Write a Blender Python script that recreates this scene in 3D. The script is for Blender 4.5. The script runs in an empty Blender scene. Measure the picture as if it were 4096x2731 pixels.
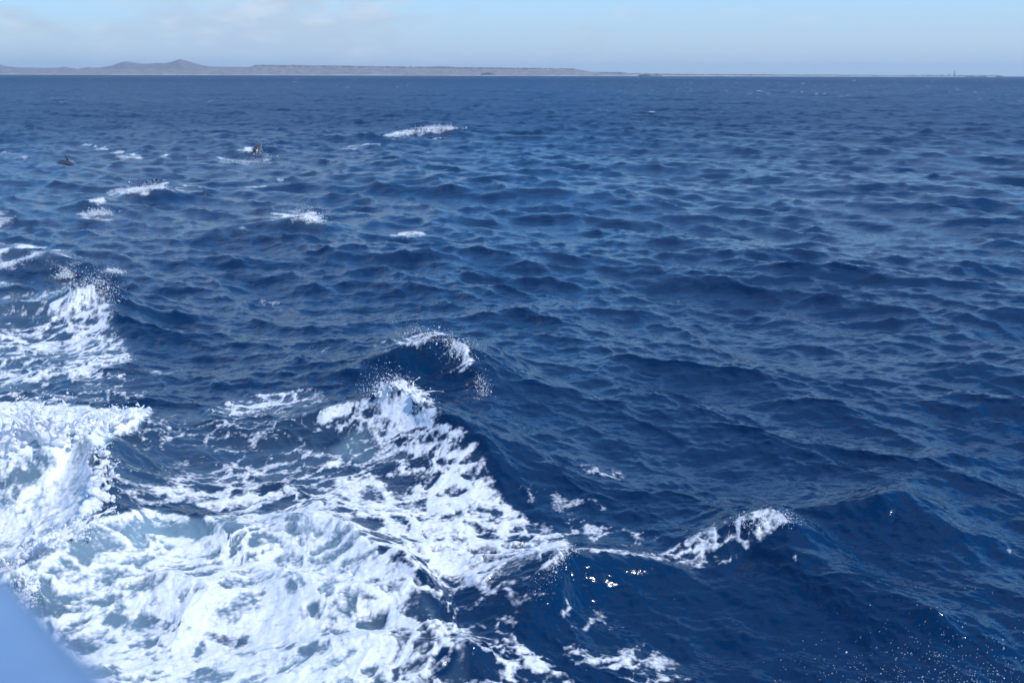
import bpy, math, random
import numpy as np
from mathutils import Vector, Matrix
rng = np.random.default_rng(7)
random.seed(7)
S = bpy.context.scene
COL = S.collection
R = math.radians

# ------------------------------------------------------------------ camera
CAM_H, FPX, PW, PH = 4.5, 3982.0, 4096.0, 2731.0
PITCH, ROLL = R(14.98), R(0.135)
cam_d = bpy.data.cameras.new('camera')
cam = bpy.data.objects.new('camera', cam_d); COL.objects.link(cam)
cam_d.sensor_width = 36.0; cam_d.lens = FPX / PW * 36.0
cam_d.clip_start = 0.05; cam_d.clip_end = 60000
cam.location = (0, 0, CAM_H)
ROT = Matrix.Rotation(math.pi / 2 - PITCH, 3, 'X') @ Matrix.Rotation(ROLL, 3, 'Z')
cam.rotation_euler = ROT.to_euler()
cam_d.dof.use_dof = True; cam_d.dof.focus_distance = 14.0; cam_d.dof.aperture_fstop = 2.8
S.camera = cam
RM = np.array(ROT)

# ------------------------------------------------------------------ light
SUN_AZ, SUN_EL = R(116), R(47)          # azimuth clockwise from +Y (view direction)
sd = Vector((math.sin(SUN_AZ) * math.cos(SUN_EL), math.cos(SUN_AZ) * math.cos(SUN_EL), math.sin(SUN_EL)))
sun_d = bpy.data.lights.new('sun', 'SUN'); sun = bpy.data.objects.new('sun', sun_d); COL.objects.link(sun)
sun_d.energy = 3.7; sun_d.angle = R(0.53); sun_d.color = (1.0, 0.97, 0.92)
sun.rotation_euler = sd.to_track_quat('Z', 'Y').to_euler()
sun.location = (30, 0, 40)

W = bpy.data.worlds.new('World'); S.world = W; W.use_nodes = True
nt = W.node_tree; N = nt.nodes; L = nt.links; N.clear()
def nd(nt, t, **kw):
    n = nt.nodes.new(t)
    for k, v in kw.items():
        if k[0] == 'i' and k[1:].isdigit(): n.inputs[int(k[1:])].default_value = v
        else: setattr(n, k, v)
    return n
sky = nd(nt, 'ShaderNodeTexSky', sky_type='NISHITA', sun_disc=False)
sky.sun_elevation = SUN_EL; sky.sun_rotation = SUN_AZ
sky.air_density = 1.0; sky.dust_density = 0.0; sky.ozone_density = 3.0; sky.altitude = 0
tc = nd(nt, 'ShaderNodeTexCoord')
mp = nd(nt, 'ShaderNodeMapping'); mp.inputs['Scale'].default_value = (1.0, 1.0, 2.6); mp.inputs['Location'].default_value = (1.1, 4.2, 0.3)
L.new(tc.outputs['Generated'], mp.inputs[0])
n1 = nd(nt, 'ShaderNodeTexNoise'); n1.inputs['Scale'].default_value = 13.0; n1.inputs['Detail'].default_value = 7; n1.inputs['Roughness'].default_value = 0.58; n1.inputs['Distortion'].default_value = 0.25
n2 = nd(nt, 'ShaderNodeTexNoise'); n2.inputs['Scale'].default_value = 1.6; n2.inputs['Detail'].default_value = 2
L.new(mp.outputs[0], n1.inputs['Vector']); L.new(mp.outputs[0], n2.inputs['Vector'])
ma = nd(nt, 'ShaderNodeMath', operation='MULTIPLY_ADD', i1=0.9); L.new(n2.outputs[0], ma.inputs[0]); L.new(n1.outputs[0], ma.inputs[2])
cr = nd(nt, 'ShaderNodeMapRange', interpolation_type='SMOOTHSTEP'); L.new(ma.outputs[0], cr.inputs[0])
cr.inputs[1].default_value = 0.87; cr.inputs[2].default_value = 1.20; cr.inputs[3].default_value = 0.0; cr.inputs[4].default_value = 0.9
tint = nd(nt, 'ShaderNodeMix', data_type='RGBA', blend_type='MULTIPLY'); tint.inputs[0].default_value = 1.0
tint.inputs[7].default_value = (0.36, 1.15, 1.82, 1)
L.new(sky.outputs[0], tint.inputs[6])
# pale band of thick air low on the sky, all round the horizon
sx_ = nd(nt, 'ShaderNodeSeparateXYZ'); L.new(tc.outputs['Generated'], sx_.inputs[0])
ab_ = nd(nt, 'ShaderNodeMath', operation='ABSOLUTE'); L.new(sx_.outputs[2], ab_.inputs[0])
sq_ = nd(nt, 'ShaderNodeMath', operation='POWER', i1=2.0); L.new(ab_.outputs[0], sq_.inputs[0])
mu_ = nd(nt, 'ShaderNodeMath', operation='MULTIPLY', i1=-62.0); L.new(sq_.outputs[0], mu_.inputs[0])
ex_ = nd(nt, 'ShaderNodeMath', operation='EXPONENT'); L.new(mu_.outputs[0], ex_.inputs[0])
m8_ = nd(nt, 'ShaderNodeMath', operation='MULTIPLY', i1=0.97); L.new(ex_.outputs[0], m8_.inputs[0])
low = nd(nt, 'ShaderNodeMix', data_type='RGBA'); low.inputs[7].default_value = (3.95, 4.75, 5.7, 1)
L.new(m8_.outputs[0], low.inputs[0]); L.new(tint.outputs[2], low.inputs[6])
n3 = nd(nt, 'ShaderNodeTexNoise'); n3.inputs['Scale'].default_value = 24; n3.inputs['Detail'].default_value = 5
L.new(mp.outputs[0], n3.inputs['Vector'])
cc = nd(nt, 'ShaderNodeMix', data_type='RGBA'); cc.inputs[6].default_value = (3.8, 4.75, 5.85, 1); cc.inputs[7].default_value = (4.85, 5.55, 6.4, 1)
c3 = nd(nt, 'ShaderNodeMapRange', interpolation_type='SMOOTHSTEP'); c3.inputs[1].default_value = 0.42; c3.inputs[2].default_value = 0.68
L.new(n3.outputs[0], c3.inputs[0]); L.new(c3.outputs[0], cc.inputs[0])
mx = nd(nt, 'ShaderNodeMix', data_type='RGBA')
L.new(cr.outputs[0], mx.inputs[0]); L.new(low.outputs[2], mx.inputs[6]); L.new(cc.outputs[2], mx.inputs[7])
bg = nd(nt, 'ShaderNodeBackground'); bg.inputs[1].default_value = 0.14
wo = nd(nt, 'ShaderNodeOutputWorld')
L.new(mx.outputs[2], bg.inputs[0]); L.new(bg.outputs[0], wo.inputs[0])

vs = S.view_settings; vs.view_transform = 'Standard'; vs.look = 'None'; vs.exposure = 0.0; vs.gamma = 1.0; vs.use_curve_mapping = False
S.render.engine = 'CYCLES'
S.cycles.volume_bounces = 0; S.cycles.max_bounces = 6

# ------------------------------------------------------------------ projection helpers (pixels of the 4096 x 2731 photograph)
def proj(P):
    q = (P - np.array([0, 0, CAM_H])) @ RM
    w = np.maximum(-q[..., 2], 1e-4)
    return PW / 2 + FPX * q[..., 0] / w, PH / 2 - FPX * q[..., 1] / w
def ray(px, py):
    px = np.asarray(px, float); py = np.asarray(py, float)
    d = np.stack([(px - PW / 2) / FPX, (PH / 2 - py) / FPX, -np.ones_like(px)], -1)
    return d @ RM.T
def on_level(px, py, z=0.0):          # where the pixel's ray meets height z
    d = ray(px, py); t = (z - CAM_H) / d[..., 2]
    return np.array([0, 0, CAM_H]) + d * np.asarray(t)[..., None]
def at_range(px, py, D):              # the pixel's ray at forward distance D (land far away)
    d = ray(px, py); t = D / d[..., 1]
    return np.array([0, 0, CAM_H]) + d * np.asarray(t)[..., None]
K = 4096.0 / 2352.0                   # drawing units used below -> photo pixels

# ------------------------------------------------------------------ noise helpers
def _h(ix, iy, s):
    h = (ix.astype(np.int64) * 374761393 + iy.astype(np.int64) * 668265263 + s * 974634777) & 0xffffffff
    h = ((h ^ (h >> 13)) * 1274126177) & 0xffffffff
    return ((h ^ (h >> 16)) & 0xffffff) / float(0xffffff)
def vnoise(x, y, s=0):
    ix = np.floor(x); iy = np.floor(y); fx = x - ix; fy = y - iy
    ix = ix.astype(np.int64); iy = iy.astype(np.int64)
    u = fx * fx * fx * (fx * (fx * 6 - 15) + 10); v = fy * fy * fy * (fy * (fy * 6 - 15) + 10)
    a = _h(ix, iy, s); b = _h(ix + 1, iy, s); c = _h(ix, iy + 1, s); d = _h(ix + 1, iy + 1, s)
    return (a + (b - a) * u) * (1 - v) + (c + (d - c) * u) * v
def fbm(x, y, oct=4, s=0, g=0.5):
    t = 0; a = 1; n = 0
    for o in range(oct):
        t = t + a * vnoise(x * 2 ** o + o * 17.3, y * 2 ** o - o * 9.1, s + o); n += a; a *= g
    return t / n
def worley(x, y, s=0):
    ix = np.floor(x).astype(np.int64); iy = np.floor(y).astype(np.int64)
    f1 = np.full(x.shape, 9.0); f2 = np.full(x.shape, 9.0)
    for i in (-1, 0, 1):
        for j in (-1, 0, 1):
            cx = ix + i; cy = iy + j
            d = np.hypot(cx + _h(cx, cy, s) - x, cy + _h(cx, cy, s + 1) - y)
            f2 = np.minimum(f2, np.maximum(d, f1)); f1 = np.minimum(f1, d)
    return f1, f2
def sst(a, b, x):
    t = np.clip((x - a) / (b - a), 0, 1); return t * t * (3 - 2 * t)

# ------------------------------------------------------------------ object helpers
def mesh_np(name, V, faces_list, mat=None, smooth=True, parent=None, attrs=None):
    me = bpy.data.meshes.new(name)
    V = np.asarray(V, np.float32)
    me.vertices.add(len(V)); me.vertices.foreach_set('co', V.ravel())
    lv = np.concatenate([f.ravel() for f in faces_list]).astype(np.int32)
    ls = []; o = 0
    for f in faces_list:
        ls.append(o + np.arange(len(f)) * f.shape[1]); o += f.size
    ls = np.concatenate(ls).astype(np.int32)
    me.loops.add(len(lv)); me.loops.foreach_set('vertex_index', lv)
    me.polygons.add(len(ls)); me.polygons.foreach_set('loop_start', ls)
    me.polygons.foreach_set('use_smooth', np.full(len(ls), smooth))
    me.update(calc_edges=True); me.validate()
    for k, a in (attrs or {}).items():
        at = me.attributes.new(k, 'FLOAT', 'POINT'); at.data.foreach_set('value', np.asarray(a, np.float32))
    ob = bpy.data.objects.new(name, me); COL.objects.link(ob)
    if mat: me.materials.append(mat)
    if parent: ob.parent = parent
    return ob
def tag(o, label=None, cat=None, group=None, kind=None):
    if label: o['label'] = label
    if cat: o['category'] = cat
    if group: o['group'] = group
    if kind: o['kind'] = kind
    return o
def grid_faces(nr, nc, base=0):
    i = np.arange(nr - 1)[:, None] * nc + np.arange(nc - 1)[None, :] + base
    i = i.ravel()
    return np.stack([i, i + 1, i + 1 + nc, i + nc], -1)
def mat_new(name):
    m = bpy.data.materials.new(name); m.use_nodes = True
    t = m.node_tree; p = t.nodes['Principled BSDF']; o = t.nodes['Material Output']
    return m, t, p, o

# ------------------------------------------------------------------ materials
def make_water():
    m, t, p, o = mat_new('sea_water')
    l = t.links
    geo = nd(t, 'ShaderNodeNewGeometry')
    def attr(nm): return nd(t, 'ShaderNodeAttribute', attribute_name=nm)
    af, aa, ab, ar = attr('foam'), attr('aerated'), attr('ripple'), attr('rough')
    # deep water / milky aerated water
    cm = nd(t, 'ShaderNodeMix', data_type='RGBA'); cm.inputs[6].default_value = (0.0003, 0.020, 0.064, 1); cm.inputs[7].default_value = (0.24, 0.36, 0.42, 1)
    l.new(aa.outputs['Fac'], cm.inputs[0]); l.new(cm.outputs[2], p.inputs['Base Color'])
    p.inputs['IOR'].default_value = 1.333; l.new(ar.outputs['Fac'], p.inputs['Roughness'])
    # ripples
    mp = nd(t, 'ShaderNodeMapping'); mp.inputs['Rotation'].default_value = (0, 0, R(-22)); mp.inputs['Scale'].default_value = (0.55, 1.0, 1.0)
    l.new(geo.outputs['Position'], mp.inputs[0])
    b1 = nd(t, 'ShaderNodeTexNoise'); b1.inputs['Scale'].default_value = 9.0; b1.inputs['Detail'].default_value = 4; b1.inputs['Roughness'].default_value = 0.62
    b2 = nd(t, 'ShaderNodeTexNoise'); b2.inputs['Scale'].default_value = 1.25; b2.inputs['Detail'].default_value = 5; b2.inputs['Roughness'].default_value = 0.62
    l.new(mp.outputs[0], b1.inputs['Vector']); l.new(mp.outputs[0], b2.inputs['Vector'])
    bp1 = nd(t, 'ShaderNodeBump'); bp1.inputs['Distance'].default_value = 0.030; bp1.inputs['Strength'].default_value = 0.32
    l.new(b1.outputs[0], bp1.inputs['Height'])
    bp2 = nd(t, 'ShaderNodeBump'); bp2.inputs['Distance'].default_value = 0.55
    l.new(ab.outputs['Fac'], bp2.inputs['Strength']); l.new(b2.outputs[0], bp2.inputs['Height']); l.new(bp1.outputs[0], bp2.inputs['Normal'])
    l.new(bp2.outputs[0], p.inputs['Normal'])
    # foam
    pf = nd(t, 'ShaderNodeBsdfPrincipled'); pf.inputs['Base Color'].default_value = (0.74, 0.755, 0.77, 1); pf.inputs['Roughness'].default_value = 0.75
    pf.inputs['Specular IOR Level'].default_value = 0.25
    pf.inputs['Subsurface Weight'].default_value = 0.7; pf.inputs['Subsurface Radius'].default_value = (.7, .85, 1.0); pf.inputs['Subsurface Scale'].default_value = 0.022
    fn = nd(t, 'ShaderNodeTexNoise'); fn.inputs['Scale'].default_value = 11.0; fn.inputs['Detail'].default_value = 6; fn.inputs['Roughness'].default_value = 0.65
    l.new(geo.outputs['Position'], fn.inputs['Vector'])
    fm = nd(t, 'ShaderNodeTexNoise'); fm.inputs['Scale'].default_value = 42.0; fm.inputs['Detail'].default_value = 3
    fv = nd(t, 'ShaderNodeTexVoronoi'); fv.inputs['Scale'].default_value = 21.0
    l.new(geo.outputs['Position'], fm.inputs['Vector']); l.new(geo.outputs['Position'], fv.inputs['Vector'])
    f0 = nd(t, 'ShaderNodeMath', operation='MULTIPLY_ADD', i1=0.55); l.new(fn.outputs[0], f0.inputs[0]); l.new(af.outputs['Fac'], f0.inputs[2])
    fb = nd(t, 'ShaderNodeMath', operation='MULTIPLY_ADD', i1=0.40); l.new(fm.outputs[0], fb.inputs[0]); l.new(f0.outputs[0], fb.inputs[2])
    f1 = nd(t, 'ShaderNodeMath', operation='MULTIPLY_ADD', i1=-0.42); l.new(fv.outputs['Distance'], f1.inputs[0]); l.new(fb.outputs[0], f1.inputs[2])
    f2 = nd(t, 'ShaderNodeMapRange', interpolation_type='SMOOTHSTEP'); f2.inputs[1].default_value = 0.22; f2.inputs[2].default_value = 0.90
    l.new(f1.outputs[0], f2.inputs[0])
    bpf = nd(t, 'ShaderNodeBump'); bpf.inputs['Distance'].default_value = 0.03; bpf.inputs['Strength'].default_value = 0.5
    l.new(fn.outputs[0], bpf.inputs['Height']); l.new(bpf.outputs[0], pf.inputs['Normal'])
    mx = nd(t, 'ShaderNodeMixShader'); l.new(f2.outputs[0], mx.inputs[0]); l.new(p.outputs[0], mx.inputs[1]); l.new(pf.outputs[0], mx.inputs[2])
    l.new(mx.outputs[0], o.inputs[0])
    return m
def make_spray():
    m, t, p, o = mat_new('white_spray')
    p.inputs['Base Color'].default_value = (0.95, 0.955, 0.96, 1); p.inputs['Roughness'].default_value = 0.35
    p.inputs['IOR'].default_value = 1.33
    tl = nd(t, 'ShaderNodeBsdfTranslucent'); tl.inputs[0].default_value = (0.96, 0.965, 0.97, 1)
    mx = nd(t, 'ShaderNodeMixShader'); mx.inputs[0].default_value = .45
    t.links.new(p.outputs[0], mx.inputs[1]); t.links.new(tl.outputs[0], mx.inputs[2]); t.links.new(mx.outputs[0], o.inputs[0])
    return m
def make_noise_mat(name, c1, c2, scale, rough=0.9, detail=6, stretch=(1, 1, 1), lo=0.35, hi=0.65, bump=0.0):
    m, t, p, o = mat_new(name); l = t.links
    geo = nd(t, 'ShaderNodeNewGeometry'); mp = nd(t, 'ShaderNodeMapping'); mp.inputs['Scale'].default_value = stretch
    l.new(geo.outputs['Position'], mp.inputs[0])
    n = nd(t, 'ShaderNodeTexNoise'); n.inputs['Scale'].default_value = scale; n.inputs['Detail'].default_value = detail; n.inputs['Roughness'].default_value = 0.65
    l.new(mp.outputs[0], n.inputs['Vector'])
    r = nd(t, 'ShaderNodeMapRange'); r.inputs[1].default_value = lo; r.inputs[2].default_value = hi; l.new(n.outputs[0], r.inputs[0])
    c = nd(t, 'ShaderNodeMix', data_type='RGBA'); c.inputs[6].default_value = (*c1, 1); c.inputs[7].default_value = (*c2, 1)
    l.new(r.outputs[0], c.inputs[0]); l.new(c.outputs[2], p.inputs['Base Color']); p.inputs['Roughness'].default_value = rough
    if bump:
        b = nd(t, 'ShaderNodeBump'); b.inputs['Distance'].default_value = bump; l.new(n.outputs[0], b.inputs['Height']); l.new(b.outputs[0], p.inputs['Normal'])
    return m
M_WATER = make_water(); M_SPRAY = make_spray()

# ------------------------------------------------------------------ the sea: spectrum waves
G = 9.81
WDIR = np.array([-0.52, -0.855])      # the wind sea runs towards the camera and to the left
def cascade(Lt, n, lam_lo, lam_hi, seed, Lpk, spread):
    r = np.random.default_rng(seed)
    k1 = np.fft.fftfreq(n, 1.0 / n) * 2 * np.pi / Lt
    kx, ky = np.meshgrid(k1, k1, indexing='xy'); k = np.hypot(kx, ky); k[0, 0] = 1e-6
    kp = 2 * np.pi / Lpk
    cosw = (kx * WDIR[0] + ky * WDIR[1]) / k
    E = np.exp(-1.25 * (kp / k) ** 2) / k ** 4
    E *= np.where(cosw > 0, 0.04 + 0.96 * np.abs(cosw) ** spread, 0.04)
    band = (k >= 2 * np.pi / lam_hi) & (k < 2 * np.pi / lam_lo); E = np.where(band, E, 0)
    h = np.sqrt(E / 2) * (r.normal(size=(n, n)) + 1j * r.normal(size=(n, n))) * (2 * np.pi / Lt)
    f = lambda a: np.real(np.fft.ifft2(a)) * n * n
    H = f(h); X = f(-1j * kx / k * h); Y = f(-1j * ky / k * h)
    Jxx = f(kx * kx / k * h); Jyy = f(ky * ky / k * h); Jxy = f(kx * ky / k * h)
    return dict(L=Lt, n=n, H=H, X=X, Y=Y, Jxx=Jxx, Jyy=Jyy, Jxy=Jxy)
C1 = cascade(307.0, 1024, 5.0, 90.0, 11, 24.0, 3.5)
C2 = cascade(61.0, 1024, 0.9, 5.0, 12, 24.0, 3.0)
C3 = cascade(11.3, 1024, 0.07, 0.9, 13, 24.0, 2.0)
amp = 0.14 / np.std(C1['H'] )
gains = (amp, amp * 2.6, amp * 2.2)
for c, g in zip((C1, C2, C3), gains):
    for q in ('H', 'X', 'Y', 'Jxx', 'Jyy', 'Jxy'): c[q] = (c[q] * g).astype(np.float32)
def cub(t):
    return (-0.5 * t + t * t - 0.5 * t ** 3, 1 - 2.5 * t * t + 1.5 * t ** 3, 0.5 * t + 2 * t * t - 1.5 * t ** 3, -0.5 * t * t + 0.5 * t ** 3)
def sample(c, keys, x, y):
    n = c['n']; u = (x / c['L'] * n); v = (y / c['L'] * n)
    iu = np.floor(u).astype(np.int64); iv = np.floor(v).astype(np.int64)
    wu = cub((u - iu).astype(np.float32)); wv = cub((v - iv).astype(np.float32))
    out = [np.zeros(x.shape, np.float32) for _ in keys]
    for b in range(4):
        rv = ((iv + b - 1) % n) * n
        for a in range(4):
            ix = rv + (iu + a - 1) % n; w = wu[a] * wv[b]
            for o, kx in zip(out, keys): o += w * c[kx].ravel()[ix]
    return out

# ------------------------------------------------------------------ the sea: rings round the boat
az_f = np.radians(np.concatenate([np.arange(-178, -36, 4.0), np.arange(-36, -33, 0.5), np.arange(-33, 33.0001, 0.0645), np.arange(33.5, 36, 0.5), np.arange(36, 181, 4.0)]))
if len(az_f) % 2 == 0: az_f = np.delete(az_f, 1)
d = 3.0; rad = [d]
while d < 14000:
    if d < 110: d += min(0.00105 * (d * d + CAM_H ** 2) / CAM_H, 0.0080 * d)
    else: d *= 1.0085 if d < 1500 else 1.03
    rad.append(d)
rad = np.array(rad); split = int(np.searchsorted(rad, 110.0))
rn, rf = rad[:split + 1], rad[split + 1:]
az_c = az_f[::2]
def polar(r, a): return (r[:, None] * np.sin(a)[None, :]).ravel(), (r[:, None] * np.cos(a)[None, :]).ravel()
xn, yn = polar(rn, az_f); xf, yf = polar(rf, az_c)
X0 = np.concatenate([xn, xf]); Y0 = np.concatenate([yn, yf]); D0 = np.hypot(X0, Y0)
nA, nC = len(az_f), len(az_c)
quads = [grid_faces(len(rn), nA), grid_faces(len(rf), nC, len(xn))]
b0 = (len(rn) - 1) * nA; j = np.arange(nC - 1); f0 = len(xn)
tris = np.concatenate([np.stack([b0 + 2 * j, b0 + 2 * j + 1, f0 + j], -1), np.stack([b0 + 2 * j + 1, f0 + j + 1, f0 + j], -1), np.stack([b0 + 2 * j + 1, b0 + 2 * j + 2, f0 + j + 1], -1)])

a1 = 1 - 0.3 * sst(800, 4000, D0); a2 = 1 - .8 * sst(800, 3000, D0); a3 = 1 - sst(22, 60, D0)
WS = 1.65                                # the open sea is short and steep: wavelengths and heights shrunk alike
sw_h, sw_x, sw_y = sample(C1, ('H', 'X', 'Y'), X0 * .8 + 71, Y0 * .8 + 33)      # under it a low longer swell
h1, x1, y1, jx1, jy1, jm1 = sample(C1, ('H', 'X', 'Y', 'Jxx', 'Jyy', 'Jxy'), X0 * WS, Y0 * WS)
h1 = h1 / WS + .6 * sw_h; x1 = x1 / WS + .6 * sw_x; y1 = y1 / WS + .6 * sw_y
h2, x2, y2, jx2, jy2, jm2 = sample(C2, ('H', 'X', 'Y', 'Jxx', 'Jyy', 'Jxy'), X0 * WS, Y0 * WS)
h2, x2, y2 = h2 / WS, x2 / WS, y2 / WS
m3 = D0 < 60
h3 = np.zeros_like(h1); x3 = np.zeros_like(h1); y3 = np.zeros_like(h1)
h3[m3], x3[m3], y3[m3] = [q / 1.3 for q in sample(C3, ('H', 'X', 'Y'), X0[m3] * 1.3, Y0[m3] * 1.3)]

# ---- ridges thrown up by the bow and the big nearby seas: each a crest line given as (x, y, crest height, width left of travel, width right)
RIDGES = [
    # crest with the tall foam peak
    [(600, 985, .05, .9, .7), (720, 950, .22, 1.0, .7), (850, 905, .48, 1.1, .6), (915, 878, .68, 1.2, .55), (965, 915, .55, 1.2, .5), (1040, 960, .50, 1.2, .55), (1110, 1000, .42, 1.3, .6), (1150, 1080, .22, 1.2, .7), (1200, 1170, .04, 1.0, .8)],
    # glassy crest behind it with spray at its tip
    [(640, 880, .04, 1.0, .8), (780, 845, .22, 1.1, .8), (900, 795, .50, 1.2, .7), (990, 772, .66, 1.2, .6), (1050, 785, .62, 1.2, .55), (1085, 835, .42, 1.1, .55), (1110, 890, .25, 1.1, .6), (1130, 980, .04, 1.0, .7)],
    # left foaming crest
    [(-80, 715, .12, 1.4, 1.0), (60, 690, .30, 1.5, 1.0), (170, 655, .55, 1.5, .8), (215, 640, .66, 1.4, .7), (245, 655, .52, 1.3, .6), (262, 700, .30, 1.2, .7), (300, 775, .10, 1.2, .9), (320, 830, .02, 1., .9)],
    # far left band
    [(-60, 575, .3, 1.6, 1.0), (60, 572, .42, 1.6, .9), (140, 585, .40, 1.4, .9), (210, 605, .12, 1.2, .9)],
    # crest with white tip at mid left
    [(440, 545, .05, 1.6, 1.1), (560, 515, .26, 1.8, 1.1), (660, 497, .48, 1.9, 1.0), (705, 492, .52, 1.8, .9), (735, 505, .34, 1.6, .9), (780, 530, .06, 1.4, 1.0)],
    # small crests further off
    [(260, 445, .05, 1.6, 1.0), (320, 432, .38, 1.6, .9), (372, 425, .46, 1.6, .9), (400, 435, .10, 1.4, .9)],
    [(140, 480, .05, 1.4, .9), (205, 460, .38, 1.4, .9), (240, 468, .26, 1.3, .9), (270, 490, .05, 1.2, .9)],
    [(860, 318, .05, 3.0, 2.0), (930, 300, .5, 3.2, 2.0), (1010, 291, .72, 3.2, 1.8), (1045, 297, .5, 3.0, 1.8), (1090, 312, .06, 2.6, 1.8)],
    # right hand patch of foam and its crest
    [(1480, 1280, .02, .8, .7), (1600, 1225, .18, .9, .7), (1720, 1185, .36, .9, .6), (1790, 1170, .44, .9, .5), (1825, 1215, .34, .9, .5), (1850, 1275, .22, .9, .6), (1880, 1330, .03, .8, .7)],
    # hollow wave in front
    [(1170, 1450, .10, .7, .5), (1212, 1375, .26, .8, .48), (1265, 1300, .36, .8, .45), (1295, 1262, .40, .8, .48), (1400, 1262, .30, .8, .5), (1520, 1285, .16, .8, .6), (1640, 1330, .03, .8, .7)],
    # dark swell right
    [(1800, 1215, .04, 1.1, .9), (1900, 1165, .22, 1.2, .9), (2040, 1125, .42, 1.3, .8), (2080, 1130, .40, 1.3, .8), (2180, 1200, .24, 1.2, .9), (2320, 1260, .04, 1.1, .9)],
    [(1830, 1290, .03, .9, .8), (1890, 1270, .20, .9, .7), (1990, 1340, .20, .9, .7), (2150, 1410, .20, .9, .7), (2330, 1470, .03, .8, .8)],
    # humps of foam in the wake
    [(330, 1180, .03, .7, .5), (420, 1175, .22, .7, .35), (520, 1220, .22, .7, .35), (640, 1275, .05, .6, .4)],
    [(560, 1215, .04, .7, .5), (660, 1180, .26, .8, .45), (780, 1195, .30, .8, .4), (900, 1275, .30, .8, .35), (968, 1335, .24, .7, .3), (975, 1385, .05, .6, .4)],
    [(560, 1370, .05, .6, .4), (640, 1330, .20, .6, .4), (780, 1365, .20, .6, .4), (900, 1350, .18, .6, .3), (1000, 1415, .20, .6, .25), (1010, 1440, .03, .5, .3)],
    [(600, 1490, .03, .5, .4), (800, 1455, .16, .5, .35), (960, 1470, .18, .5, .3), (1070, 1480, .22, .5, .22), (1092, 1530, .14, .5, .25), (1100, 1600, .03, .5, .3)],
    [(280, 1400, .03, .5, .4), (350, 1330, .16, .6, .4), (480, 1340, .18, .6, .4), (600, 1390, .03, .5, .4)],
    # breaking bow wave at the far left
    [(-120, 1010, .5, .8, .7), (0, 1000, .62, .8, .6), (110, 975, .70, .8, .5), (200, 985, .62, .8, .45), (235, 1060, .50, .8, .35), (235, 1120, .42, .8, .35), (170, 1220, .34, .8, .4), (60, 1290, .30, .7, .4), (-80, 1330, .3, .7, .4)],
    [(190, 985, .35, .6, .5), (290, 945, .46, .6, .45), (345, 945, .26, .5, .45), (400, 975, .05, .5, .5)],
]
HR = np.zeros_like(X0); CREST = np.zeros_like(X0); DAMP = np.zeros_like(X0)
for rd in RIDGES:
    a = np.array(rd, float); P = on_level(a[:, 0] * K, a[:, 1] * K, a[:, 2])[:, :2]
    # smooth the crest line
    tt = np.arange(len(a)); ti = np.linspace(0, len(a) - 1, (len(a) - 1) * 5 + 1)
    def cr_(v):
        out = []
        for t in ti:
            i = min(int(t), len(v) - 2); f = t - i
            p0, p1, p2, p3 = v[max(i - 1, 0)], v[i], v[i + 1], v[min(i + 2, len(v) - 1)]
            out.append(0.5 * (2 * p1 + (p2 - p0) * f + (2 * p0 - 5 * p1 + 4 * p2 - p3) * f * f + (3 * p1 - p0 - 3 * p2 + p3) * f ** 3))
        return np.array(out)
    P = cr_(P); hh = np.maximum(np.interp(ti, tt, a[:, 2]), 0); wl = np.interp(ti, tt, a[:, 3]); wr = np.interp(ti, tt, a[:, 4])
    mg = 5.0
    sel = np.where((X0 > P[:, 0].min() - mg) & (X0 < P[:, 0].max() + mg) & (Y0 > P[:, 1].min() - mg) & (Y0 < P[:, 1].max() + mg))[0]
    if not len(sel): continue
    wob = (fbm(X0[sel] * 1.1, Y0[sel] * 1.1, 3, 91) - .5) * 0.35
    qx = X0[sel] + wob; qy = Y0[sel] + (fbm(X0[sel] * 1.1 + 40, Y0[sel] * 1.1, 3, 95) - .5) * 0.35
    best = np.full(len(sel), 1e9); hb = np.zeros(len(sel)); wb = np.zeros(len(sel)); ws = np.zeros(len(sel))
    for i in range(len(P) - 1):
        e = P[i + 1] - P[i]; l2 = e @ e + 1e-9
        t = np.clip(((qx - P[i, 0]) * e[0] + (qy - P[i, 1]) * e[1]) / l2, 0, 1)
        dx = qx - P[i, 0] - t * e[0]; dy = qy - P[i, 1] - t * e[1]; dd = dx * dx + dy * dy
        s = (e[0] * dy - e[1] * dx) / math.sqrt(l2); best = np.minimum(best, dd)
        g = (dd + .004) ** -3.0; side = .5 + .5 * np.tanh(s / (.10 + .35 * np.sqrt(dd)))
        hb += g * (hh[i] + (hh[i + 1] - hh[i]) * t); wb += g * (wr[i] + (wl[i] - wr[i]) * side); ws += g
    hb /= ws; wb /= ws
    u = np.sqrt(best) / wb
    prof = np.exp(-(np.sqrt(u * u + 0.012) - 0.11) * 1.45) * (1 - sst(2.0, 3.2, u))
    hv = hb * prof
    HR[sel] = (HR[sel] ** 3 + np.maximum(hv, 0) ** 3) ** (1 / 3)
    CREST[sel] = np.maximum(CREST[sel], sst(.45, .95, prof) * np.minimum(hb / .4, 1))
    DAMP[sel] = np.maximum(DAMP[sel], sst(.15, .9, prof))
keep1 = 1 - 0.75 * DAMP
near = 1 - 0.55 * (1 - sst(9, 24, D0)) * sst(-9, 0, -X0 + 1)       # wake flattens the wind sea
Z = a1 * h1 * keep1 * near + a2 * h2 * (1 - .45 * DAMP) * near + a3 * h3 + HR
CH = -1.12
PX = X0 + CH * (a1 * x1 * keep1 + a2 * x2 + a3 * x3 * .8); PY = Y0 + CH * (a1 * y1 * keep1 + a2 * y2 + a3 * y3 * .8)

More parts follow.
